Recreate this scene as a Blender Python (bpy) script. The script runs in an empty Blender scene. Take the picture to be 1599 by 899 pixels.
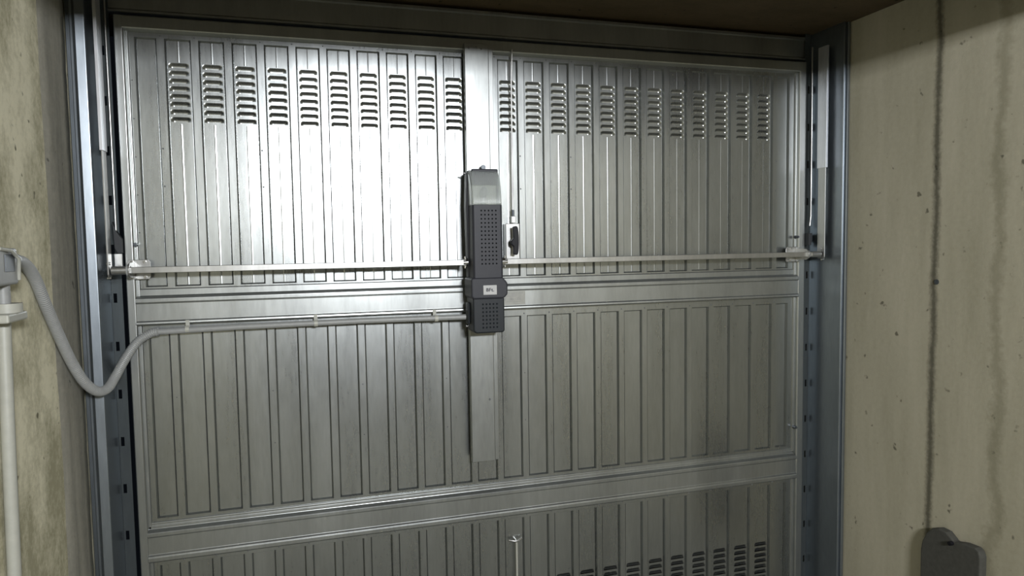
import bpy, bmesh, math, random
from mathutils import Vector, Matrix
random.seed(7)
SC = bpy.context.scene
COL = SC.collection

# ------------------------------------------------------------------ camera
CX, CZ, CD, YAW, PITCH, ROLL, FPX = .405, 1.4698, 2.516, .2905, -.0643, -.0157, 1100.0
cam_data = bpy.data.cameras.new('camera')
cam = bpy.data.objects.new('camera', cam_data)
COL.objects.link(cam)
cam_data.sensor_width = 36.0
cam_data.lens = FPX / 1599 * 36.0
cam_data.clip_start = .02
_f = Vector((math.sin(YAW) * math.cos(PITCH), math.cos(YAW) * math.cos(PITCH), math.sin(PITCH)))
_r = Vector((math.cos(YAW), -math.sin(YAW), 0))
_u = _r.cross(_f)
_r2 = math.cos(ROLL) * _r + math.sin(ROLL) * _u
_u2 = -math.sin(ROLL) * _r + math.cos(ROLL) * _u
cam.matrix_world = Matrix(((_r2.x, _u2.x, -_f.x, CX), (_r2.y, _u2.y, -_f.y, -CD), (_r2.z, _u2.z, -_f.z, CZ), (0, 0, 0, 1)))
SC.camera = cam

# ------------------------------------------------------------------ world, lights, exposure
world = bpy.data.worlds.new('world')
SC.world = world
world.use_nodes = True
world.node_tree.nodes['Background'].inputs[0].default_value = (.6, .75, 1, 1)
world.node_tree.nodes['Background'].inputs[1].default_value = .004

LAMP = (1.12, -4.5, 2.18)
ld = bpy.data.lights.new('tube_light', 'AREA')
ld.shape = 'RECTANGLE'
ld.size, ld.size_y = .60, .24
ld.energy = 178
ld.color = (.93, .955, 1.0)
lo = bpy.data.objects.new('tube_light', ld)
COL.objects.link(lo)
lo.location = LAMP
lo.rotation_euler = (math.radians(90), 0, 0)

SC.view_settings.view_transform = 'Standard'
SC.view_settings.look = 'None'
SC.view_settings.exposure = 0.0
SC.view_settings.gamma = 1
SC.view_settings.use_curve_mapping = False

# ------------------------------------------------------------------ materials
def new_mat(name):
    m = bpy.data.materials.new(name)
    m.use_nodes = True
    nt = m.node_tree
    return m, nt, nt.nodes['Principled BSDF']

def node(nt, kind, **kw):
    n = nt.nodes.new(kind)
    for k, v in kw.items():
        setattr(n, k, v)
    return n

def ramp(nt, src, stops):
    r = node(nt, 'ShaderNodeValToRGB')
    while len(r.color_ramp.elements) < len(stops):
        r.color_ramp.elements.new(.5)
    for e, (p, c) in zip(r.color_ramp.elements, stops):
        e.position = p
        e.color = (c, c, c, 1) if isinstance(c, (int, float)) else (*c, 1)
    nt.links.new(src, r.inputs[0])
    return r

def coords(nt, scale):
    g = node(nt, 'ShaderNodeNewGeometry')
    mp = node(nt, 'ShaderNodeMapping')
    mp.inputs['Scale'].default_value = scale
    nt.links.new(g.outputs['Position'], mp.inputs[0])
    return mp.outputs[0]

def noise(nt, vec, scale, detail=4, rough=.55):
    n = node(nt, 'ShaderNodeTexNoise')
    n.inputs['Scale'].default_value = scale
    n.inputs['Detail'].default_value = detail
    n.inputs['Roughness'].default_value = rough
    nt.links.new(vec, n.inputs[0])
    return n.outputs['Fac']

def galvanized(name, base=(.395, .412, .405), rough=.38, warp=.0, spangle=.04, metal=.9, grain=(1, 1, .12)):
    m, nt, b = new_mat(name)
    L = nt.links
    fine = noise(nt, coords(nt, (90, 90, 14)), 1, 5, .7)
    blot = noise(nt, coords(nt, grain), 7, 3)
    mix = node(nt, 'ShaderNodeMath', operation='MULTIPLY_ADD')
    L.new(blot, mix.inputs[0]); mix.inputs[1].default_value = .6
    m2 = node(nt, 'ShaderNodeMath', operation='MULTIPLY')
    L.new(fine, m2.inputs[0]); m2.inputs[1].default_value = .4
    L.new(m2.outputs[0], mix.inputs[2])
    lo_ = tuple(c * .82 for c in base); hi_ = tuple(min(1, c * 1.15) for c in base)
    cr = ramp(nt, mix.outputs[0], [(.3, lo_), (.7, hi_)])
    L.new(cr.outputs[0], b.inputs['Base Color'])
    rr = ramp(nt, mix.outputs[0], [(.25, rough - spangle), (.75, rough + spangle)])
    L.new(rr.outputs[0], b.inputs['Roughness'])
    b.inputs['Metallic'].default_value = metal
    bp = node(nt, 'ShaderNodeBump')
    bp.inputs['Strength'].default_value = 1
    bp.inputs['Distance'].default_value = 1
    w = noise(nt, coords(nt, (1, 1, .15)), 9, 2)
    ww = node(nt, 'ShaderNodeMath', operation='MULTIPLY'); L.new(w, ww.inputs[0]); ww.inputs[1].default_value = warp
    ff = node(nt, 'ShaderNodeMath', operation='MULTIPLY_ADD'); L.new(fine, ff.inputs[0]); ff.inputs[1].default_value = .00004
    L.new(ww.outputs[0], ff.inputs[2])
    L.new(ff.outputs[0], bp.inputs['Height'])
    L.new(bp.outputs[0], b.inputs['Normal'])
    return m

def plain(name, col, rough=.5, metal=0., spec=.5, speck=0.):
    m, nt, b = new_mat(name)
    n = noise(nt, coords(nt, (60, 60, 60)), 1, 4)
    cr = ramp(nt, n, [(.3, tuple(c * (1 - speck) for c in col)), (.7, tuple(min(1, c * (1 + speck)) for c in col))])
    nt.links.new(cr.outputs[0], b.inputs['Base Color'])
    b.inputs['Roughness'].default_value = rough
    b.inputs['Metallic'].default_value = metal
    b.inputs['Specular IOR Level'].default_value = spec
    return m

def concrete(name, dark, light, seam_y=None, streak=(1, 2.2, .35), contrast=(.32, .68)):
    m, nt, b = new_mat(name)
    L = nt.links
    big = noise(nt, coords(nt, streak), 3.2, 5, .6)
    fine = noise(nt, coords(nt, (1, 1, 1)), 55, 6, .7)
    pits = noise(nt, coords(nt, (1, 1, 1)), 26, 2, .5)
    a = node(nt, 'ShaderNodeMath', operation='MULTIPLY_ADD')
    L.new(fine, a.inputs[0]); a.inputs[1].default_value = .28
    c = node(nt, 'ShaderNodeMath', operation='MULTIPLY'); L.new(big, c.inputs[0]); c.inputs[1].default_value = .72
    L.new(c.outputs[0], a.inputs[2])
    cr = ramp(nt, a.outputs[0], [(contrast[0], dark), (contrast[1], light)])
    col = cr.outputs[0]
    pm = ramp(nt, pits, [(.70, 0.), (.76, 1.)])
    mx = node(nt, 'ShaderNodeMix', data_type='RGBA')
    L.new(pm.outputs[0], mx.inputs[0]); L.new(col, mx.inputs[6])
    mx.inputs[7].default_value = (dark[0] * .45, dark[1] * .45, dark[2] * .45, 1)
    col = mx.outputs[2]
    if seam_y is not None:
        g = node(nt, 'ShaderNodeNewGeometry')
        sx = node(nt, 'ShaderNodeSeparateXYZ'); L.new(g.outputs['Position'], sx.inputs[0])
        wob = noise(nt, coords(nt, (1, 1, 1)), 3, 5, .65)
        for sy, wid, amp, dk in ((seam_y, .013, .030, .30), (seam_y - .23, .020, .16, .74)):
            off = node(nt, 'ShaderNodeMath', operation='MULTIPLY_ADD')
            L.new(wob, off.inputs[0]); off.inputs[1].default_value = amp; off.inputs[2].default_value = -sy - amp * .5
            s = node(nt, 'ShaderNodeMath', operation='ADD'); L.new(sx.outputs['Y'], s.inputs[0]); L.new(off.outputs[0], s.inputs[1])
            ab = node(nt, 'ShaderNodeMath', operation='ABSOLUTE'); L.new(s.outputs[0], ab.inputs[0])
            wn = node(nt, 'ShaderNodeMath', operation='MULTIPLY_ADD'); L.new(fine, wn.inputs[0]); wn.inputs[1].default_value = wid * 1.6; wn.inputs[2].default_value = -wid * .8
            t = node(nt, 'ShaderNodeMath', operation='ADD'); L.new(ab.outputs[0], t.inputs[0]); L.new(wn.outputs[0], t.inputs[1])
            rr = ramp(nt, t.outputs[0], [(wid * .25, 1.), (wid * 1.6, 0.)])
            m2 = node(nt, 'ShaderNodeMix', data_type='RGBA', blend_type='MULTIPLY')
            L.new(rr.outputs[0], m2.inputs[0]); L.new(col, m2.inputs[6])
            m2.inputs[7].default_value = (dk, dk, dk * .95, 1)
            col = m2.outputs[2]
    L.new(col, b.inputs['Base Color'])
    b.inputs['Roughness'].default_value = .88
    b.inputs['Specular IOR Level'].default_value = .25
    bp = node(nt, 'ShaderNodeBump'); bp.inputs['Strength'].default_value = .5; bp.inputs['Distance'].default_value = .004
    L.new(a.outputs[0], bp.inputs['Height']); L.new(bp.outputs[0], b.inputs['Normal'])
    return m

M = {}
M['sheet'] = galvanized('galvanized_sheet', rough=.285, warp=.0010, metal=.96)
M['frame'] = galvanized('galvanized_frame', base=(.385, .40, .39), rough=.335, warp=.0006)
M['post'] = galvanized('galvanized_post', base=(.27, .30, .325), rough=.34, warp=.0006)
M['flange'] = galvanized('galvanized_flange', base=(.17, .19, .195), rough=.5)
M['sleeve'] = galvanized('bright_sleeve', base=(.74, .75, .78), rough=.36, warp=0)
M['bar'] = galvanized('zinc_bar', base=(.46, .46, .445), rough=.32, warp=0, spangle=.05)
M['chrome'] = plain('bright_zinc', (.8, .8, .8), .18, 1.)
M['rivet'] = plain('rivet_zinc', (.22, .23, .24), .45, .8)
M['bolt'] = plain('dark_bolt', (.10, .11, .12), .4, .7)
M['wall_l'] = concrete('concrete_left', (.34, .318, .21), (.70, .66, .49), streak=(1, 2.0, 1.1), contrast=(.40, .58))
M['wall_r'] = concrete('concrete_right', (.33, .308, .222), (.45, .417, .318), seam_y=-.595)
M['plaster'] = concrete('plaster_strip', (.15, .145, .12), (.32, .305, .25), streak=(1, 5, .5))
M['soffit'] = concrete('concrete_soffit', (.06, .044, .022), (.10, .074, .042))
M['room'] = concrete('concrete_room', (.16, .15, .125), (.24, .23, .19))
M['floor'] = concrete('concrete_floor', (.19, .185, .15), (.30, .29, .245))
M['housing'] = plain('grey_plastic', (.030, .031, .037), .48, spec=.3, speck=.05)
M['housing_low'] = plain('charcoal_plastic', (.013, .016, .019), .45, spec=.3, speck=.05)
M['hole'] = plain('vent_black', (.004, .004, .005), .8, spec=.05)
M['hole_soft'] = plain('vent_shadow', (.007, .009, .011), .7, spec=.1)
M['black'] = plain('black_plastic', (.008, .008, .010), .45, spec=.2)
M['rubber'] = plain('black_rubber', (.02, .022, .024), .6)
M['pvc'] = plain('grey_pvc', (.27, .275, .265), .42, speck=.06)
M['pvc_white'] = plain('off_white_pvc', (.38, .38, .33), .45, speck=.05)
M['paper'] = plain('label_paper', (.42, .42, .41), .5, speck=.04)
M['sticker'] = plain('worn_sticker', (.30, .30, .27), .4, metal=.2, speck=.08)
M['ink'] = plain('ink', (.03, .03, .04), .6)
M['ink_faded'] = plain('faded_ink', (.22, .22, .21), .6)
M['cover'] = plain('dark_grey_board', (.055, .054, .045), .8, speck=.15)
M['lens'], nt, b = new_mat('smoked_lens')
b.inputs['Base Color'].default_value = (.9, .94, .92, 1)
b.inputs['Roughness'].default_value = .20
b.inputs['Transmission Weight'].default_value = .82
b.inputs['IOR'].default_value = 1.35
M['tube'], nt, b = new_mat('tube_glow')
b.inputs['Emission Color'].default_value = (.9, .96, 1, 1)
b.inputs['Emission Strength'].default_value = 1.5

# ------------------------------------------------------------------ mesh helpers
class MB:
    def __init__(self):
        self.v, self.f, self.sm, self.mi, self.cur = [], [], [], [], 0
    def add(self, vs, fs, smooth=False):
        n = len(self.v)
        self.v += [tuple(p) for p in vs]
        self.f += [tuple(i + n for i in q) for q in fs]
        self.sm += [smooth] * len(fs)
        self.mi += [self.cur] * len(fs)
        return self
    def box(self, x0, x1, y0, y1, z0, z1):
        return self.add([(x, y, z) for x in (x0, x1) for y in (y0, y1) for z in (z0, z1)],
                        [(0, 1, 3, 2), (4, 6, 7, 5), (0, 4, 5, 1), (2, 3, 7, 6), (0, 2, 6, 4), (1, 5, 7, 3)])
    def prism(self, poly, axis, a, b):
        """poly in the two other axes (in x,y,z order), extruded along axis from a to b"""
        def P(p, t):
            return {'x': (t, p[0], p[1]), 'y': (p[0], t, p[1]), 'z': (p[0], p[1], t)}[axis]
        n = len(poly)
        vs = [P(p, a) for p in poly] + [P(p, b) for p in poly]
        fs = [(i, (i + 1) % n, n + (i + 1) % n, n + i) for i in range(n)]
        fs += [tuple(range(n - 1, -1, -1)), tuple(range(n, 2 * n))]
        return self.add(vs, fs)
    def tube(self, path, r, n=12, smooth=True, cap=True):
        path = [Vector(p) for p in path]
        rad = r if callable(r) else (lambda i: r)
        rings, up = [], None
        for i, p in enumerate(path):
            t = (path[min(i + 1, len(path) - 1)] - path[max(i - 1, 0)]).normalized()
            if up is None:
                up = Vector((0, 0, 1)) if abs(t.z) < .9 else Vector((1, 0, 0))
            s = t.cross(up).normalized(); up = s.cross(t).normalized()
            rings.append([p + rad(i) * (math.cos(2 * math.pi * k / n) * s + math.sin(2 * math.pi * k / n) * up) for k in range(n)])
        vs = [q for ring in rings for q in ring]
        fs = [(i * n + k, i * n + (k + 1) % n, (i + 1) * n + (k + 1) % n, (i + 1) * n + k) for i in range(len(path) - 1) for k in range(n)]
        self.add(vs, fs, smooth)
        if cap:
            self.add(rings[0], [tuple(range(n - 1, -1, -1))]); self.add(rings[-1], [tuple(range(n))])
        return self
    def build(self, name, mat, parent=None, bevel=0., seg=2):
        me = bpy.data.meshes.new(name)
        me.from_pydata(self.v, [], self.f)
        bm = bmesh.new(); bm.from_mesh(me)
        bmesh.ops.recalc_face_normals(bm, faces=bm.faces)
        bm.to_mesh(me); bm.free()
        for p, s, k in zip(me.polygons, self.sm, self.mi):
            p.use_smooth = s
            p.material_index = k
        me.materials.append(mat)
        if any(self.mi):
            me.materials.append(M['rivet'])
        o = bpy.data.objects.new(name, me)
        COL.objects.link(o)
        if bevel:
            md = o.modifiers.new('edge', 'BEVEL'); md.width = bevel; md.segments = seg; md.limit_method = 'ANGLE'; md.angle_limit = math.radians(40)
        if parent is not None:
            o.parent = parent
            o.matrix_parent_inverse = parent_inv(parent)
        return o

def parent_inv(p):
    # parts are built in world coordinates: a thing's empty stands at its location, a part's own origin is the world origin
    return Matrix.Translation(-p.location) if p.parent is None else Matrix.Identity(4)

def tag(o, label=None, cat=None, group=None, kind=None):
    for k, v in (('label', label), ('category', cat), ('group', group), ('kind', kind)):
        if v:
            o[k] = v
    return o

def empty(name, loc, label=None, cat=None, group=None, kind=None):
    o = bpy.data.objects.new(name, None)
    o.empty_display_size = .05
    COL.objects.link(o)
    o.location = loc
    return tag(o, label, cat, group, kind)

def text_mesh(name, body, size, mat, parent, loc, depth=.0004, space=1.0, bold=0.):
    """flat raised lettering facing -Y; loc = centre of the writing"""
    cu = bpy.data.curves.new(name, 'FONT')
    cu.body = body; cu.size = size; cu.extrude = depth; cu.align_x = 'CENTER'; cu.align_y = 'CENTER'
    cu.space_character = space
    tmp = bpy.data.objects.new(name + '_tmp', cu)
    COL.objects.link(tmp)
    dg = bpy.context.evaluated_depsgraph_get()
    me = bpy.data.meshes.new_from_object(tmp.evaluated_get(dg))
    bpy.data.objects.remove(tmp)
    if bold:      # heavier strokes: the same letters once more, a hair to the side
        bm = bmesh.new(); bm.from_mesh(me)
        for dx, dy in ((bold, 0), (bold, bold * .6), (0, bold * .6)):
            m2 = me.copy(); m2.transform(Matrix.Translation((dx, dy, -.00001 * (1 + dx * 1e3))))
            bm.from_mesh(m2)
        bm.to_mesh(me); bm.free()
    me.transform(Matrix.Translation(loc) @ Matrix.Rotation(math.radians(90), 4, 'X'))
    me.materials.clear(); me.materials.append(mat)
    o = bpy.data.objects.new(name, me)
    COL.objects.link(o)
    if parent is not None:
        o.parent = parent; o.matrix_parent_inverse = parent_inv(parent)
    return o

def disc_poly(cx, cz, r, n=16, a0=0., a1=2 * math.pi):
    return [(cx + r * math.cos(a0 + (a1 - a0) * k / n), cz + r * math.sin(a0 + (a1 - a0) * k / n)) for k in range(n)]

# ------------------------------------------------------------------ room shell
XL, XR = -.237, 2.511
CEIL = 2.315
FLOOR = -.13
ROOM_Y = -6.2
tag(MB().box(-2.2, 3.4, ROOM_Y - .2, .6, FLOOR - .2, FLOOR).build('floor', M['floor']), 'grey concrete garage floor', 'floor', kind='structure')
tag(MB().box(XL - .3, XR + .3, ROOM_Y, .3, CEIL, CEIL + .25).build('ceiling', M['soffit']), 'dark brownish concrete ceiling above the garage door', 'ceiling', kind='structure')
tag(MB().box(XL - .3, XR + .3, ROOM_Y - .2, ROOM_Y, FLOOR, CEIL).build('wall_back', M['room']), 'plain concrete wall at the far end of the garage', 'wall', kind='structure')
tag(MB().box(XL, XR, -1.42, -1.12, 2.134, CEIL).build('ceiling_beam', M['soffit']), 'concrete beam crossing the ceiling in front of the door', 'beam', kind='structure')
tag(MB().box(XR, XR + .3, ROOM_Y, .25, FLOOR, CEIL).build('wall_right', M['wall_r']), 'stained beige concrete wall with a vertical dark joint', 'wall', kind='structure')
tag(MB().box(XL - .3, XL, ROOM_Y, .25, FLOOR, CEIL).build('wall_left', M['wall_l']), 'blotchy beige concrete wall beside the pipes', 'wall', kind='structure')
# uneven plaster fillet that closes the wall against the steel post
fil = MB()
zs = [FLOOR + i * .04 for i in range(62)]
prof = [(-.350, 0), (-.338, .005), (-.322, .009), (-.28, .0095), (-.24, .010), (-.20, .010), (-.152, .008), (-.147, 0)]
vs = []
for i, z in enumerate(zs):
    j = .004 * math.sin(z * 9) + random.uniform(-.0015, .0015)
    for k, (y, d) in enumerate(prof):
        vs.append((XL + d + (random.uniform(-.0008, .0008) if 0 < k < 7 else 0), y + (j if k < 3 else 0), z))
n = len(prof)
fil.add(vs, [(i * n + k, i * n + k + 1, (i + 1) * n + k + 1, (i + 1) * n + k) for i in range(len(zs) - 1) for k in range(n - 1)], True)
tag(fil.build('trim_left', M['plaster']), 'rough grey plaster strip between the left wall and the steel post', 'trim', kind='structure')

# fixed steel frame round the door: two counterweight posts and a header
frame = empty('door_frame', (1.15, 0, 0), 'galvanized steel frame with two deep posts and a header around the garage door', 'door frame', kind='structure')

def holed_strip(mb, x0, x1, y0, y1, z0, z1, hx0, hx1, holes, hh):
    z = z0
    for c in holes:
        mb.box(x0, x1, y0, y1, z, c - hh / 2)
        mb.box(x0, hx0, y0, y1, c - hh / 2, c + hh / 2)
        mb.box(hx1, x1, y0, y1, c - hh / 2, c + hh / 2)
        z = c + hh / 2
    mb.box(x0, x1, y0, y1, z, z1)

HOLES = [.073 + .155 * k for k in range(14)]
lp = MB()
lp.prism([(-.177, .004), (-.177, -.1445), (-.1785, -.1465), (-.2025, -.1498), (-.2045, -.145), (-.211, -.141), (-.218, -.141), (-.2195, -.132), (-.231, -.132), (-.231, .004)], 'z', FLOOR, CEIL)
lp.build('frame_post', M['post'], frame, bevel=.0012)
fl = MB(); holed_strip(fl, -.1765, -.143, -.003, .001, FLOOR, CEIL, -.171, -.160, HOLES, .030)
fl.v = [(x, y - (x + .1765) * .25, z) for x, y, z in fl.v]
fl.build('slotted_flange', M['flange'], frame)
rp = MB()
rp.prism([(2.480, .004), (2.480, -.187), (2.4825, -.189), (2.4845, -.187), (2.4855, -.181), (2.494, -.181), (2.4955, -.190), (2.4975, -.1925), (2.5065, -.1925), (2.5075, -.190), (2.5075, .004)], 'z', FLOOR, CEIL)
rp.build('frame_post', M['post'], frame, bevel=.0008)
fr_ = MB(); holed_strip(fr_, 2.441, 2.4795, -.003, .001, FLOOR, CEIL, 2.461, 2.471, HOLES, .030)
fr_.v = [(x, y - (2.4795 - x) * .25, z) for x, y, z in fr_.v]
fr_.build('slotted_flange', M['flange'], frame)
hd = MB()
hd.prism([(.02, 2.206), (-.012, 2.206), (-.016, 2.2085), (-.016, 2.214), (-.008, 2.220), (-.008, 2.287), (-.014, 2.291), (-.014, 2.30), (.02, 2.30)], 'x', -.143, 1.158)
hd.prism([(.02, 2.206), (-.009, 2.206), (-.013, 2.2085), (-.013, 2.214), (-.005, 2.220), (-.005, 2.287), (-.011, 2.291), (-.011, 2.30), (.02, 2.30)], 'x', 1.158, 2.441)
hd.box(1.12, 1.20, -.0175, -.009, 2.2075, 2.2135)
hd.build('header_rail', M['frame'], frame)
tag(MB().box(XL, XR, .03, .25, 2.20, CEIL).build('lintel', M['soffit']), 'concrete lintel behind the steel header', 'lintel', kind='structure')

# ------------------------------------------------------------------ the door leaf
door = empty('garage_door', (1.153, 0, -.115), 'large galvanized steel up-and-over garage door of ribbed sheet with louvre vents', 'garage door', kind='thing')
DX0, DX1 = -.127, 2.433
LEDGE = .024
RIB = -.009      # ribs stand 8 mm proud of the fields

def section(z0, z1, lv=None, crease=False, rivz=()):
    """ribbed sheet between heights z0 and z1; lv = (top, n) louvre rows cut as an opening for the louvre banks"""
    mb = MB()
    fields = [(-.075, -.011)] + [(i * .1 + .011, i * .1 + .089) for i in range(23)] + [(2.311, 2.368)]
    zt, zb = z1, z0
    prev = DX0 + .01
    for (a, b_) in fields:
        mb.add([(prev, RIB, zb - .021), (a, RIB, zb - .021), (a, RIB, zt + LEDGE), (prev, RIB, zt + LEDGE)], [(0, 1, 2, 3)])
        w = .0042
        # recess: four sloping sides
        o = [(a, RIB, zb), (b_, RIB, zb), (b_, RIB, zt), (a, RIB, zt)]
        i_ = [(a + w, 0, zb + w), (b_ - w, 0, zb + w), (b_ - w, 0, zt - w), (a + w, 0, zt - w)]
        mb.add(o + i_, [(0, 1, 5, 4), (1, 2, 6, 5), (2, 3, 7, 6), (3, 0, 4, 7)])
        # strips of ledge over and under the field
        mb.add([(a, RIB, zb - .021), (b_, RIB, zb - .021), (b_, RIB, zb), (a, RIB, zb)], [(0, 1, 2, 3)])
        mb.add([(a, RIB, zt), (b_, RIB, zt), (b_, RIB, zt + LEDGE), (a, RIB, zt + LEDGE)], [(0, 1, 2, 3)])
        A, B, ZB, ZT = a + w + .0016, b_ - w - .0016, zb + w, zt - w
        for (p, q) in ((a + w, A), (b_ - w, B)):
            mb.add([(p, 0, ZB), (p, .006, ZB), (p, .006, ZT), (p, 0, ZT)], [(0, 1, 2, 3)])
            mb.add([(q, 0, ZB), (q, .006, ZB), (q, .006, ZT), (q, 0, ZT)], [(0, 1, 2, 3)])
            mb.add([(p, .006, ZB), (q, .006, ZB), (q, .006, ZT), (p, .006, ZT)], [(0, 1, 2, 3)])
        full = (b_ - a) > .07
        c = (a + b_) / 2
        def field(x0, x1, q0, q1):
            if crease and full and x0 < c < x1:
                for (p, q, yp, yq) in ((x0, c - .003, 0, 0), (c - .003, c, 0, -.0004), (c, c + .003, -.0004, 0), (c + .003, x1, 0, 0)):
                    mb.add([(p, yp, q0), (q, yq, q0), (q, yq, q1), (p, yp, q1)], [(0, 1, 2, 3)])
            else:
                mb.add([(x0, 0, q0), (x1, 0, q0), (x1, 0, q1), (x0, 0, q1)], [(0, 1, 2, 3)])
        if lv and full:
            L0, L1 = lv
            hx0, hx1 = c - .033, c + .033
            mb.add([(A, 0, L0), (hx0, 0, L0), (hx0, 0, L1), (A, 0, L1)], [(0, 1, 2, 3)])
            mb.add([(hx1, 0, L0), (B, 0, L0), (B, 0, L1), (hx1, 0, L1)], [(0, 1, 2, 3)])
            field(A, B, ZB, L0)
            field(A, B, L1, ZT)
        else:
            field(A, B, ZB, ZT)
        prev = b_
    mb.add([(prev, RIB, zb - .021), (DX1 - .01, RIB, zb - .021), (DX1 - .01, RIB, zt + LEDGE), (prev, RIB, zt + LEDGE)], [(0, 1, 2, 3)])
    return mb

def rivet(mb, x, y, z, r=.0028, h=.002):
    n = 8
    vs = [(x + r * math.cos(k * math.pi / 4), y, z + r * math.sin(k * math.pi / 4)) for k in range(n)]
    vs += [(x + r * .6 * math.cos(k * math.pi / 4), y - h, z + r * .6 * math.sin(k * math.pi / 4)) for k in range(n)]
    mb.cur = 1
    mb.add(vs, [(k, (k + 1) % n, n + (k + 1) % n, n + k) for k in range(n)] + [tuple(range(n, 2 * n))], True)
    mb.cur = 0

LV_ROWS, LV_P = 8, .02445
def louver_mesh():
    """pressed-out louvre bank: the metal is pushed outwards under each top edge, open at the bottom"""
    mb = MB()
    W, TOP = .066, LV_ROWS * LV_P
    H = .0155
    nx, nz = 22, 7
    for r in range(LV_ROWS):
        z1 = TOP - r * LV_P - .002
        z0 = z1 - H
        zt = TOP if r == 0 else TOP - r * LV_P + (LV_P - .002 - H) - .0
        mb.add([(-W / 2, 0, z1), (W / 2, 0, z1), (W / 2, 0, zt if r else TOP), (-W / 2, 0, zt if r else TOP)], [(0, 1, 2, 3)])
        mb.add([(-W / 2, 0, z0), (-.030, 0, z0), (-.030, 0, z1), (-W / 2, 0, z1)], [(0, 1, 2, 3)])
        mb.add([(.030, 0, z0), (W / 2, 0, z0), (W / 2, 0, z1), (.030, 0, z1)], [(0, 1, 2, 3)])
        vs = []
        for j in range(nz + 1):
            t = (j / nz) ** 1.3
            for i in range(nx + 1):
                x = -.030 + .060 * i / nx
                e = min(1, (.030 - abs(x)) / .010)
                # rounded shoulders: near the ends the press starts lower
                k_ = .62 * (1 - e) ** 2
                tt = max(0., (t - k_) / max(.001, 1 - k_))
                d = .0085 * math.sin(math.pi / 2 * min(1, tt * 1.25)) * math.sin(math.pi / 2 * e)
                vs.append((x, d, z1 - t * H))
        mb.add(vs, [(j * (nx + 1) + i, j * (nx + 1) + i + 1, (j + 1) * (nx + 1) + i + 1, (j + 1) * (nx + 1) + i) for j in range(nz) for i in range(nx)], True)
    zl = TOP - (LV_ROWS - 1) * LV_P - .002 - H
    mb.add([(-W / 2, 0, 0), (W / 2, 0, 0), (W / 2, 0, zl), (-W / 2, 0, zl)], [(0, 1, 2, 3)])
    return mb

UP_L = (2.064 - LV_ROWS * LV_P, 2.064)
LO_L = (.177 - LV_ROWS * LV_P, .177)
# sheets
up = section(1.345, 2.135, UP_L, True)
for i in (0, 3, 6, 9, 12, 14, 17, 23):
    for z in (1.788, 1.668):
        rivet(up, i * .1 - (.006 if i < 23 else -.004), RIB, z)
for i in range(24):
    rivet(up, i * .1, RIB, 2.142, .0022); rivet(up, i * .1 + .004, RIB, 1.333, .0022)
for z in [1.40 + .12 * k for k in range(6)]:
    rivet(up, -.086, RIB, z, .0022)
up_o = up.build('sheet_panel', M['sheet'], door)
mid = section(.583, 1.197, None, False)
for i in range(24):
    rivet(mid, i * .1, RIB, 1.2045, .0028)
    rivet(mid, i * .1 + .002, RIB, .571, .0022)
for i in (0, 3, 6, 9, 12, 15):
    for z in (.98, .80):
        rivet(mid, i * .1, RIB, z, .0022)
mid_o = mid.build('sheet_panel', M['sheet'], door)
low = section(-.045, .425, LO_L, False)
for i in range(24):
    rivet(low, i * .1, RIB, .4345, .0028)
low_o = low.build('sheet_panel', M['sheet'], door)
# louvre banks
first = louver_mesh().build('louver_bank', M['sheet'], up_o)
first.matrix_parent_inverse = Matrix.Identity(4)
inv = parent_inv(door)
bank_me = first.data
for sheet, zb, rng in ((up_o, UP_L[0], range(23)), (low_o, LO_L[0], range(11, 23))):
    for i in rng:
        if sheet is up_o and i == 0:
            o = first
        else:
            o = bpy.data.objects.new('louver_bank', bank_me); COL.objects.link(o)
        o.parent = sheet
        o.matrix_parent_inverse = Matrix.Identity(4)
        o.location = (i * .1 + .05, 0, zb)
# lower sheet columns without a visible bank are closed with a plain piece
fillp = MB()
for i in range(0, 11):
    fillp.add([(i * .1 + .017, 0, LO_L[0]), (i * .1 + .083, 0, LO_L[0]), (i * .1 + .083, 0, LO_L[1]), (i * .1 + .017, 0, LO_L[1])], [(0, 1, 2, 3)])
fillp.build('closing_strip', M['sheet'], low_o)

# stiles
for s, xs in (('l', (DX0, -.104, -.100, -.093, -.090)), ('r', (DX1, 2.404, 2.400, 2.393, 2.390))):
    mb = MB()
    a, b_, c, d, e = xs
    k = 1 if s == 'l' else -1
    mb.prism([(a, .012), (a, -.030), (a + k * .002, -.032), (b_, -.032), (c, -.028), (c, RIB - .006), (d, RIB - .006), (e, RIB - .001), (e, .012)], 'z', -.115, 2.194)
    mb.build('stile', M['frame'], door, bevel=.001)
# rails
def cross_rail(prof, name='cross_rail'):
    mb = MB(); mb.prism(prof, 'x', -.104, 2.404)
    return mb.build(name, M['frame'], door, bevel=.0012)
cross_rail([(.012, 2.194), (-.030, 2.194), (-.0325, 2.192), (-.0325, 2.158), (-.030, 2.154), (-.020, 2.152), (-.013, 2.150), (-.0085, 2.148), (.012, 2.148)])
cross_rail([(.012, 1.340), (-.010, 1.340), (-.013, 1.337), (-.013, 1.318), (-.018, 1.314), (-.030, 1.312), (-.0335, 1.309), (-.0335, 1.297), (-.030, 1.293), (-.030, 1.238), (-.035, 1.234), (-.036, 1.228), (-.033, 1.2235), (-.010, 1.2225), (.012, 1.2225)])
cross_rail([(.012, .573), (-.010, .573), (-.013, .571), (-.013, .562), (-.015, .560), (-.015, .551), (-.030, .544), (-.032, .541), (-.032, .532), (-.029, .527), (-.029, .471), (-.034, .466), (-.035, .461), (-.035, .449), (-.030, .4445), (-.010, .4435), (.012, .4435)])
bt = MB(); bt.box(-.104, 2.404, -.03, .012, -.115, -.055)
bt.build('bottom_rail', M['frame'], door)

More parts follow.
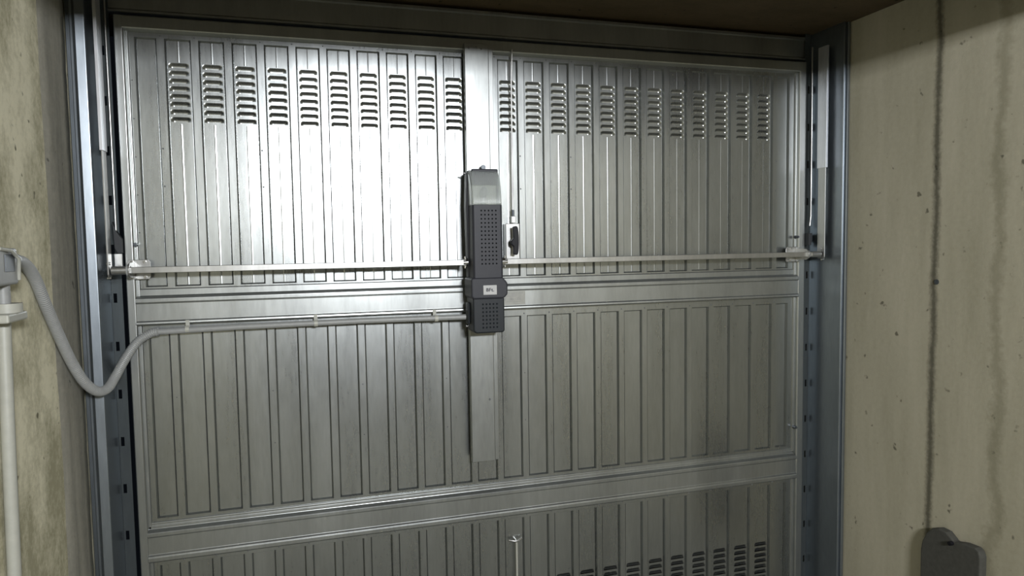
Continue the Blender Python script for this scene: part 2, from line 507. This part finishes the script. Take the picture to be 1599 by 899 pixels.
# bolts in the stiles and small screws
for (x, z) in ((-.0965, 1.482), (2.3965, 1.475), (2.3965, .667)):
    b = MB(); b.tube([(x, -.014, z), (x, -.034, z)], .0065, 6, False)
    b.tube([(x, -.034, z), (x, -.040, z)], .0035, 8)
    b.build('stile_bolt', M['bolt'], door)

# ------------------------------------------------------------------ mounting channel behind the opener
mr = MB()
mr.prism([(.980, -.0365), (.980, -.052), (.982, -.054), (1.066, -.054), (1.068, -.052), (1.0685, -.047), (1.084, -.047), (1.084, -.0365)], 'z', .672, 2.172)
tag(mr.build('mounting_channel', M['frame'], bevel=.0008), 'tall flat galvanized steel channel running down the middle of the garage door', 'channel')
for (x, z) in ((.995, 2.155), (1.022, 2.158), (1.040, 2.154), (1.05, .90)):
    bo = MB(); rivet(bo, x, -.054, z, .004, .003)
    bo.build('channel_screw', M['chrome'], bpy.data.objects['mounting_channel'])

# ------------------------------------------------------------------ the opener
op = empty('door_opener', (1.03, -.056, 1.15), 'dark grey plastic garage door opener with clear courtesy light on top', 'door opener')
rear = MB()
rear.prism([(.972, 1.165), (.984, 1.157), (1.080, 1.157), (1.086, 1.165), (1.086, 1.60), (1.083, 1.724), (.975, 1.724), (.970, 1.715), (.966, 1.60)], 'y', -.056, -.098)
rear.build('back_housing', M['housing'], op, bevel=.004)
cover = MB()
def xsec(z0, z1, xa, xb, yf, yb, ch):
    cover.prism([(xa, yb), (xa, yf + ch), (xa + ch, yf), (xb - ch, yf), (xb, yf + ch), (xb, yb)], 'z', z0, z1)
xsec(1.338, 1.602, .9725, 1.079, -.160, -.098, .006)
mc = cover.build('motor_cover', M['housing'], op, bevel=.002)
band = MB()
band.prism([(.965, 1.350), (.962, 1.343), (.962, 1.287), (.968, 1.277), (1.078, 1.277), (1.092, 1.291), (1.092, 1.331), (1.080, 1.345), (1.074, 1.350)], 'y', -.060, -.169)
bd = band.build('middle_band', M['housing'], op, bevel=.006, seg=3)
lowc = MB()
lowc.prism([(.970, 1.28), (.970, 1.166), (.979, 1.157), (1.077, 1.157), (1.082, 1.164), (1.082, 1.28)], 'y', -.060, -.158)
lc = lowc.build('lower_cover', M['housing_low'], op, bevel=.005, seg=3)
lc['label'] = 'charcoal lower cover'
# side panel of the lower cover facing left: a raised cap for the cable inlet
sp = MB(); sp.box(.962, .971, -.108, -.070, 1.185, 1.262)
sp.build('cable_inlet', M['housing_low'], op, bevel=.004)
# vent holes of the motor cover
vh = MB()
for r in range(14):
    for c in range(5):
        x, z = 1.0035 + c * .0129, 1.581 - r * .01405
        vs = [(x + .0030 * math.cos(k * math.pi / 4), -.1606, z + .0030 * math.sin(k * math.pi / 4)) for k in range(8)]
        vh.add(vs, [tuple(range(8))])
vh.build('vent_holes', M['hole'], mc)
vl = MB()
for r in range(7):
    for c in range(5):
        x, z = 1.004 + c * .0125, 1.258 - r * .0135
        vl.add([(x - .0028, -.1586, z - .003), (x + .0028, -.1586, z - .003), (x + .0028, -.1586, z + .003), (x - .0028, -.1586, z + .003)], [(0, 1, 2, 3)])
vl.build('vent_holes', M['hole_soft'], lc)
# courtesy-light lens: ribbed clear shell curving back to the top
def lens_prof(t):   # t 0 at bottom front, 1 at top back
    a = t * math.pi / 2
    return -.098 - .062 * math.cos(a) ** .8 if t < 1 else -.098, 1.600 + .122 * math.sin(a) ** 1.05
ln = MB()
NT, NXR = 22, 60
vs = []
for j in range(NT + 1):
    y, z = lens_prof(j / NT)
    for i in range(NXR + 1):
        u_ = i / NXR
        x = .9735 + .1045 * u_
        rib = .0020 * abs(math.sin(u_ * math.pi * 15)) if .04 < u_ < .96 else 0
        edge = .010 * max(0, 1 - min(u_, 1 - u_) / .06) ** 2
        vs.append((x, min(-.098, y + edge + rib) if j < NT else -.098, z - (edge * .5 if j > NT * .6 else 0) - (rib if j > NT * .5 else 0)))
ln.add(vs, [(j * (NXR + 1) + i, j * (NXR + 1) + i + 1, (j + 1) * (NXR + 1) + i + 1, (j + 1) * (NXR + 1) + i) for j in range(NT) for i in range(NXR)], True)
for i in (0, NXR):     # side cheeks
    edge_pts = [vs[j * (NXR + 1) + i] for j in range(NT + 1)] + [(vs[i][0], -.098, 1.600)]
    ln.add(edge_pts, [tuple(range(len(edge_pts)))])
lens = ln.build('lamp_lens', M['lens'], op)
lens['label'] = 'clear ribbed light lens'
md = lens.modifiers.new('wall', 'SOLIDIFY'); md.thickness = .0018; md.offset = 0
bulb = MB()
bulb.tube([(1.026, -.112, 1.612), (1.026, -.112, 1.628)], .012, 12)
bulb.tube([(1.026, -.112, 1.628 + .003 * k) for k in range(13)], lambda i: .013 * math.sin(math.pi * (i + 1.6) / 15.4) + .001, 12)
bulb.build('bulb', M['paper'], op)
rf = MB(); rf.box(.980, 1.073, -.106, -.0985, 1.603, 1.672); rf.build('added_reflector', M['pvc_white'], op, bevel=.003)  # pale plate added inside to make the lens look lighter low down
cap = MB(); cap.box(.984, 1.079, -.112, -.098, 1.7155, 1.7285)
cap.build('top_cap', M['housing'], op, bevel=.004)
# eye bolt above
eb = MB()
eb.tube([(1.034, -.078, 1.724), (1.034, -.078, 1.732)], .003, 8)
eb.prism(disc_poly(1.034, 1.737, .0085, 16), 'y', -.074, -.083)
eb.build('top_screw', M['bolt'], op, bevel=.0015)
for x, z in ((.9665, 1.716), (.9685, 1.176)):
    s = MB(); s.tube([(x + .003, -.075, z), (x - .006, -.075, z)], .0045, 8); s.build('side_screw', M['chrome'], op)
# logo plate
pl = MB(); pl.prism([(1.0035, 1.2915), (1.0515, 1.2915), (1.0515, 1.3245), (1.0035, 1.3245)], 'y', -.168, -.1705)
plo = pl.build('logo_plate', M['paper'], op, bevel=.0008)
plo['label'] = 'white plate with black letters'
text_mesh('lettering', 'BFt.', .0165, M['ink'], plo, (1.0268, -.1709, 1.3078), .0003, 1.10, .0010)

# ------------------------------------------------------------------ drive shafts
def shaft(x0, x1, hub_at, label):
    t = empty('drive_shaft', ((x0 + x1) / 2, -.10, 1.403), label, 'shaft', 'drive shafts of the opener')
    mb = MB(); q = .0098
    mb.prism([(-.10 - q, 1.403 - q), (-.10 + q, 1.403 - q), (-.10 + q, 1.403 + q), (-.10 - q, 1.403 + q)], 'x', x0, x1)
    mb.build('square_tube', M['bar'], t, bevel=.0015)
    return t
sl = shaft(-.150, .9585, -.08, 'square steel tube shaft from the opener to the left post')
sr = shaft(1.100, 2.452, 2.38, 'square steel tube shaft from the opener to the right post')
for t, xa, k in ((sl, .953, 1), (sr, 1.106, -1)):
    c = MB()
    x_in = .9655 if k == 1 else 1.087
    c.tube([(xa - k * .004, -.10, 1.403), (x_in, -.10, 1.403)], .0125, 16)
    c.tube([(xa + k * .006, -.10, 1.403), (x_in, -.10, 1.403)], .0155, 16)
    c.build('coupling', M['chrome'], t)
    c = MB(); xs_ = xa + k * .004
    c.tube([(xs_, -.10, 1.412), (xs_, -.10, 1.424)], .0042, 8)
    c.tube([(xs_, -.10, 1.394), (xs_, -.10, 1.383)], .0042, 8)
    c.build('set_screw', M['chrome'], t)
# outer sleeves on the shaft ends
c = MB(); c.tube([(-.150, -.10, 1.403), (-.098, -.10, 1.403)], .0135, 18); c.build('end_sleeve', M['bar'], sl)
c = MB(); c.tube([(2.405, -.10, 1.403), (2.452, -.10, 1.403)], .0125, 18); c.build('end_sleeve', M['bar'], sr)

# shaft brackets on the stiles
def bracket(x, k, label):
    t = empty('shaft_bracket', (x, -.034, 1.403), label, 'bracket', 'shaft brackets on the door edge')
    m = MB()
    xb = x - k * .012
    # plate on the stile, rounded ear outwards round the shaft
    m.prism([(x - .030, 1.372), (x + .030, 1.372), (x + .034, 1.380), (x + .034, 1.426), (x + .028, 1.434), (x - .028, 1.434), (x - .034, 1.426), (x - .034, 1.380)], 'y', -.0335, -.0375)
    m.build('base_plate', M['bar'], t, bevel=.001)
    e = MB()
    e.prism([(-.0375, 1.378), (-.100, 1.3815)] + [(-.10 + .0225 * math.cos(a), 1.403 + .0225 * math.sin(a)) for a in [math.radians(-90 - 18 * q) for q in range(11)]] + [(-.0375, 1.4285)], 'x', xb - .002, xb + .002)
    e.build('bearing_plate', M['bar'], t, bevel=.0006)
    r = MB(); r.tube([(xb - k * .003, -.10, 1.403), (xb - k * .008, -.10, 1.403)], .0185, 20); r.build('bearing_ring', M['pvc'], t, bevel=.001)
    for dx, dz in ((.018, .024), (-.018, .024), (.018, -.024), (-.018, -.024)):
        b = MB(); b.tube([(x + dx, -.0375, 1.403 + dz), (x + dx, -.043, 1.403 + dz)], .005, 6, False); b.build('plate_bolt', M['chrome'], t, bevel=.0008)
    return t
bracket(-.088, 1, 'left shaft bracket bolted to the door edge under the black stopper')
bracket(2.370, -1, 'right shaft bracket with white bearing ring at the door edge')

# telescopic arms between shaft ends and post tops
def arm(x, label, zlap):
    t = empty('telescopic_arm', (x, -.10, 1.392), label, 'arm', 'telescopic arms beside the door')
    a = MB(); a.prism([(-.118, 1.385), (-.082, 1.385), (-.079, 1.392), (-.079, 2.10), (-.121, 2.10), (-.121, 1.392)], 'x', x - .002, x + .002); a.build('lower_bar', M['bar'], t, bevel=.0006)
    b = MB()
    b.prism([(-.125, zlap), (-.075, zlap), (-.075, 2.24), (-.125, 2.24)], 'x', x + .0025, x + .0045)
    b.prism([(-.125, zlap), (-.075, zlap), (-.075, 2.24), (-.125, 2.24)], 'x', x - .0045, x - .0025)
    b.box(x - .0045, x + .0045, -.1265, -.1245, zlap, 2.24)
    b.build('upper_sleeve', M['sleeve'], t, bevel=.0005)
    for z in (1.425, 1.381):
        s = MB(); s.tube([(x - .006, -.108, z), (x + .006, -.108, z)], .0045, 8); s.build('end_bolt', M['chrome'], t)
    return t
arm(-.1555, 'slim vertical steel arm at the left end of the shaft', 1.765)
arm(2.458, 'flat vertical steel arm with brighter sleeve at the right end of the shaft', 1.754)

# counterweight rods ending in black stoppers, in the gaps beside the leaf
def lift(x, y, zt, zb, label):
    t = empty('lift_cable', (x, y, zb), label, 'cable', 'lift cables beside the door')
    c = MB(); c.tube([(x, y, zt), (x + .001, y, (zt + zb) / 2), (x + .001, y, zb), (x - .004, y, zb - .04)], .0034, 8); c.build('cable', M['bar'], t)
    return t
c1 = lift(-.146, -.045, 2.25, 1.53, 'thin steel cable down the gap by the left post')
s = MB(); s.prism([(-.1535, 1.555), (-.150, 1.470), (-.142, 1.455), (-.129, 1.455), (-.129, 1.50), (-.146, 1.53)], 'y', -.055, -.030)
s.build('stopper', M['rubber'], c1, bevel=.002)
s = MB(); s.box(-.1525, -.131, -.050, -.034, 1.400, 1.4545); s.build('cable_clamp', M['bar'], c1, bevel=.001)
c2 = lift(2.4455, -.05, 2.25, 1.56, 'thin steel cable down the gap by the right post')
s = MB(); s.prism([(2.4345, 1.490), (2.4515, 1.490), (2.4515, 1.455), (2.4475, 1.450), (2.4475, 1.440), (2.4345, 1.440)], 'y', -.055, -.030)
s.build('stopper', M['rubber'], c2, bevel=.001)

# ------------------------------------------------------------------ lock and release rod
lk = empty('door_lock', (1.150, -.009, 1.475), 'silver lock case with a black turning handle right of the opener', 'lock')
m = MB(); m.box(1.126, 1.179, -.036, -.009, 1.408, 1.540); m.build('lock_case', M['bar'], lk, bevel=.002)
m = MB(); m.tube([(1.150, -.036, 1.470), (1.150, -.066, 1.470)], .0105, 14); m.build('spindle', M['black'], lk, bevel=.001)
m = MB()
hp = []
for k in range(17):
    a = -math.pi / 2 + math.pi * k / 16
    hp.append((1.1530 + .0105 * math.cos(a) ** .6 if abs(math.cos(a)) > 1e-6 else 1.1530, 1.477 + .052 * math.sin(a)))
m.prism([(1.1415, 1.427), (1.1430, 1.455), (1.1340, 1.463), (1.1340, 1.477), (1.1430, 1.485), (1.1415, 1.527)] + list(reversed(hp)), 'y', -.064, -.080)
m.build('turning_handle', M['black'], lk, bevel=.004, seg=3)
rod = empty('release_rod', (1.1585, -.030, 1.54), 'thin vertical steel release rod from the door top down to the lock case', 'rod')
m = MB(); m.tube([(1.1595, -.040, 2.165), (1.1585, -.026, 2.05), (1.1585, -.024, 1.9), (1.158, -.024, 1.575)], .0030, 8); m.build('rod', M['bar'], rod)
m = MB(); m.tube([(1.158, -.024, 1.590), (1.158, -.024, 1.566)], .0052, 10); m.build('ferrule', M['bolt'], rod)
m = MB(); m.box(1.150, 1.166, -.032, -.016, 1.5415, 1.567); m.build('rod_fork', M['bar'], rod, bevel=.0015)

st = tag(MB().box(1.090, 1.1985, -.0312, -.0302, 1.2405, 1.291).build('rating_label', M['sticker']), 'worn pale rating sticker on the cross rail right of the opener', 'sticker')
t_ = text_mesh('lettering', 'CE    86 1331', .0135, M['ink_faded'], st, (1.146, -.0313, 1.2615), .00015, 1.0)
lines = MB()
for z, a, b_ in ((1.283, 1.10, 1.19), (1.2765, 1.10, 1.175), (1.2715, 1.10, 1.165), (1.2515, 1.12, 1.18)):
    lines.box(a, b_, -.0314, -.0311, z, z + .0012)
lines.build('printed_lines', M['ink_faded'], st)

# small staple on the bottom section
m = MB(); m.tube([(1.153, -.022, .337), (1.153, -.022, .16)], .0042, 8); m.tube([(1.153, -.022, .18), (1.153, .0, .18)], .004, 8)
ph = m.build('pull_handle', M['pvc_white'], door); ph['label'] = 'thin pale upright pull rod'
m = MB(); m.tube([(1.126, -.012, .344), (1.145, -.020, .341), (1.160, -.020, .341), (1.178, -.012, .345)], .0042, 8); m.tube([(1.153, -.0, .341), (1.153, -.022, .341)], .004, 8); m.build('crosspiece', M['bar'], ph)

# ------------------------------------------------------------------ conduit
cd = tag(MB().tube([(-.040, -.0475, 1.203), (.20, -.0475, 1.207), (.60, -.0475, 1.2085), (.9615, -.075, 1.2085)], .0098, 14).build('conduit_pipe', M['pvc']), 'straight grey conduit pipe along the underside of the middle cross rail', 'pipe')
for x, w in ((.047, 'leftmost'), (.447, 'middle'), (.856, 'rightmost')):
    t = empty('pipe_clip', (x, -.0365, 1.225), {'leftmost': 'leftmost small grey clip on the straight conduit, near the hose end', 'middle': 'middle small grey clip on the straight conduit, under the cross rail', 'rightmost': 'rightmost small grey clip on the straight conduit, nearest the opener'}[w], 'clip', 'clips on the conduit pipe')
    yy = -.0475 if x < .6 else -.0670
    m = MB()
    m.box(x - .006, x + .006, -.0385, -.0365, 1.212, 1.236)
    ang = [math.radians(100 + 20 * k) for k in range(14)]
    m.prism([(yy + .0118 * math.cos(a), 1.2075 + .0118 * math.sin(a)) for a in ang] + [(yy + .0102 * math.cos(a), 1.2075 + .0102 * math.sin(a)) for a in reversed(ang)], 'x', x - .006, x + .006)
    m.build('clip_body', M['pvc_white'], t)

def catmull(P, per):
    P = [Vector(p) for p in P]
    Q = [P[0] * 2 - P[1]] + P + [P[-1] * 2 - P[-2]]
    out = []
    for i in range(1, len(Q) - 2):
        for k in range(per):
            t = k / per
            a, b, c, d = Q[i - 1], Q[i], Q[i + 1], Q[i + 2]
            out.append(.5 * ((2 * b) + (-a + c) * t + (2 * a - 5 * b + 4 * c - d) * t * t + (-a + 3 * b - 3 * c + d) * t ** 3))
    out.append(P[-1])
    return out
hose_pts = [(-.038, -.0475, 1.203), (-.062, -.048, 1.199), (-.099, -.056, 1.174), (-.127, -.094, 1.128), (-.146, -.143, 1.082), (-.157, -.19, 1.057), (-.172, -.24, 1.060), (-.190, -.29, 1.098), (-.205, -.34, 1.164), (-.213, -.41, 1.252), (-.216, -.48, 1.333), (-.218, -.528, 1.393), (-.219, -.572, 1.427), (-.219, -.615, 1.443), (-.218, -.662, 1.447)]
raw = catmull(hose_pts, 40)
path, acc = [raw[0]], 0.
for a, b_ in zip(raw, raw[1:]):          # even spacing along the hose
    d = (b_ - a).length
    while acc + d >= .0015:
        t = (.0015 - acc) / d
        a = a.lerp(b_, t); d = (b_ - a).length; acc = 0.
        path.append(a)
    acc += d
hs = MB()
hs.tube(path, lambda i: .0128 + (.0013 if (i % 4) < 2 else -.0005), 14)
tag(hs.build('flexible_hose', M['pvc']), 'corrugated grey flexible conduit hanging in a loop between left wall and door', 'hose')

# left wall fittings
jb = empty('conduit_fitting', (XL, -.70, 1.44), 'open grey elbow fitting on the left wall where the hose starts', 'fitting')
m = MB(); m.box(XL, XL + .040, -.82, -.700, 1.395, 1.475); m.build('fitting_body', M['pvc'], jb, bevel=.006, seg=3)
m = MB(); m.box(XL + .040, XL + .0415, -.775, -.722, 1.424, 1.462); m.build('dark_opening', M['bolt'], jb, bevel=.003)
m = MB(); m.tube([(XL + .040, -.800, 1.474), (XL + .046, -.755, 1.470), (XL + .046, -.713, 1.452), (XL + .041, -.704, 1.405)], .0042, 10); m.build('retaining_loop', M['pvc_white'], jb)
m = MB(); m.tube([(XL + .019, -.702, 1.447), (XL + .019, -.662, 1.447)], .0175, 16); m.build('hose_socket', M['pvc'], jb, bevel=.001)
m = MB(); m.tube([(XL + .020, -.735, 1.397), (XL + .020, -.735, 1.345)], .0135, 14); m.build('down_spout', M['pvc'], jb)
gl = empty('pipe_coupling', (XL, -.73, 1.33), 'off-white flanged pipe coupling on top of the vertical wall pipe', 'coupling')
m = MB(); m.tube([(XL + .026, -.735, 1.355), (XL + .026, -.735, 1.335)], .0285, 20); m.build('upper_collar', M['pvc_white'], gl, bevel=.002)
m = MB(); m.box(XL, XL + .050, -.800, -.690, 1.316, 1.335); m.build('flange', M['pvc_white'], gl, bevel=.004)
wp = MB(); wp.tube([(XL + .017, -.733, 1.316), (XL + .017, -.750, 1.0), (XL + .017, -.760, .75), (XL + .017, -.780, FLOOR + .002)], .0135, 16)
tag(wp.build('wall_pipe', M['pvc_white']), 'off-white vertical pipe running down the left concrete wall', 'pipe')

# right wall: dark cover near the floor with a round hump and a bolt
cv = empty('wall_box', (XR, -.69, .3), 'dark grey box with a rounded top low on the right concrete wall', 'box')
out = [(-.590, -.02), (-.590, .36), (-.596, .393), (-.612, .428), (-.634, .452), (-.662, .464), (-.692, .462), (-.712, .448), (-.722, .440), (-.760, .450), (-.800, .452), (-.814, .445), (-.820, .425), (-.820, -.02)]
m = MB(); m.prism(out, 'x', XR - .030, XR); m.build('box_body', M['cover'], cv, bevel=.006, seg=3)
m = MB(); m.tube([(XR - .030, -.717, .434), (XR - .044, -.717, .434)], .0075, 6, False); m.build('box_bolt', M['black'], cv, bevel=.001)

# pitted hole plug in the joint
hp_ = MB(); hp_.tube([(XR + .004, -.606, 1.311), (XR - .003, -.606, 1.311)], .009, 10)
tag(hp_.build('wall_anchor', M['bolt']), 'small dark anchor hole in the vertical joint of the right wall', 'anchor')

# the strip lamp behind the viewer
lamp = empty('ceiling_lamp', (LAMP[0], LAMP[1], CEIL), 'fluorescent batten lamp under the garage ceiling', 'lamp')
m = MB(); m.box(LAMP[0] - .33, LAMP[0] + .33, LAMP[1] - .10, LAMP[1] - .01, 2.05, 2.295); m.build('lamp_body', M['pvc_white'], lamp, bevel=.004)
for k in (-1, 1):
    m = MB(); m.box(LAMP[0] + k * .26 - .02, LAMP[0] + k * .26 + .02, LAMP[1] - .08, LAMP[1] - .03, 2.29, CEIL); m.build('hanger', M['bar'], lamp)
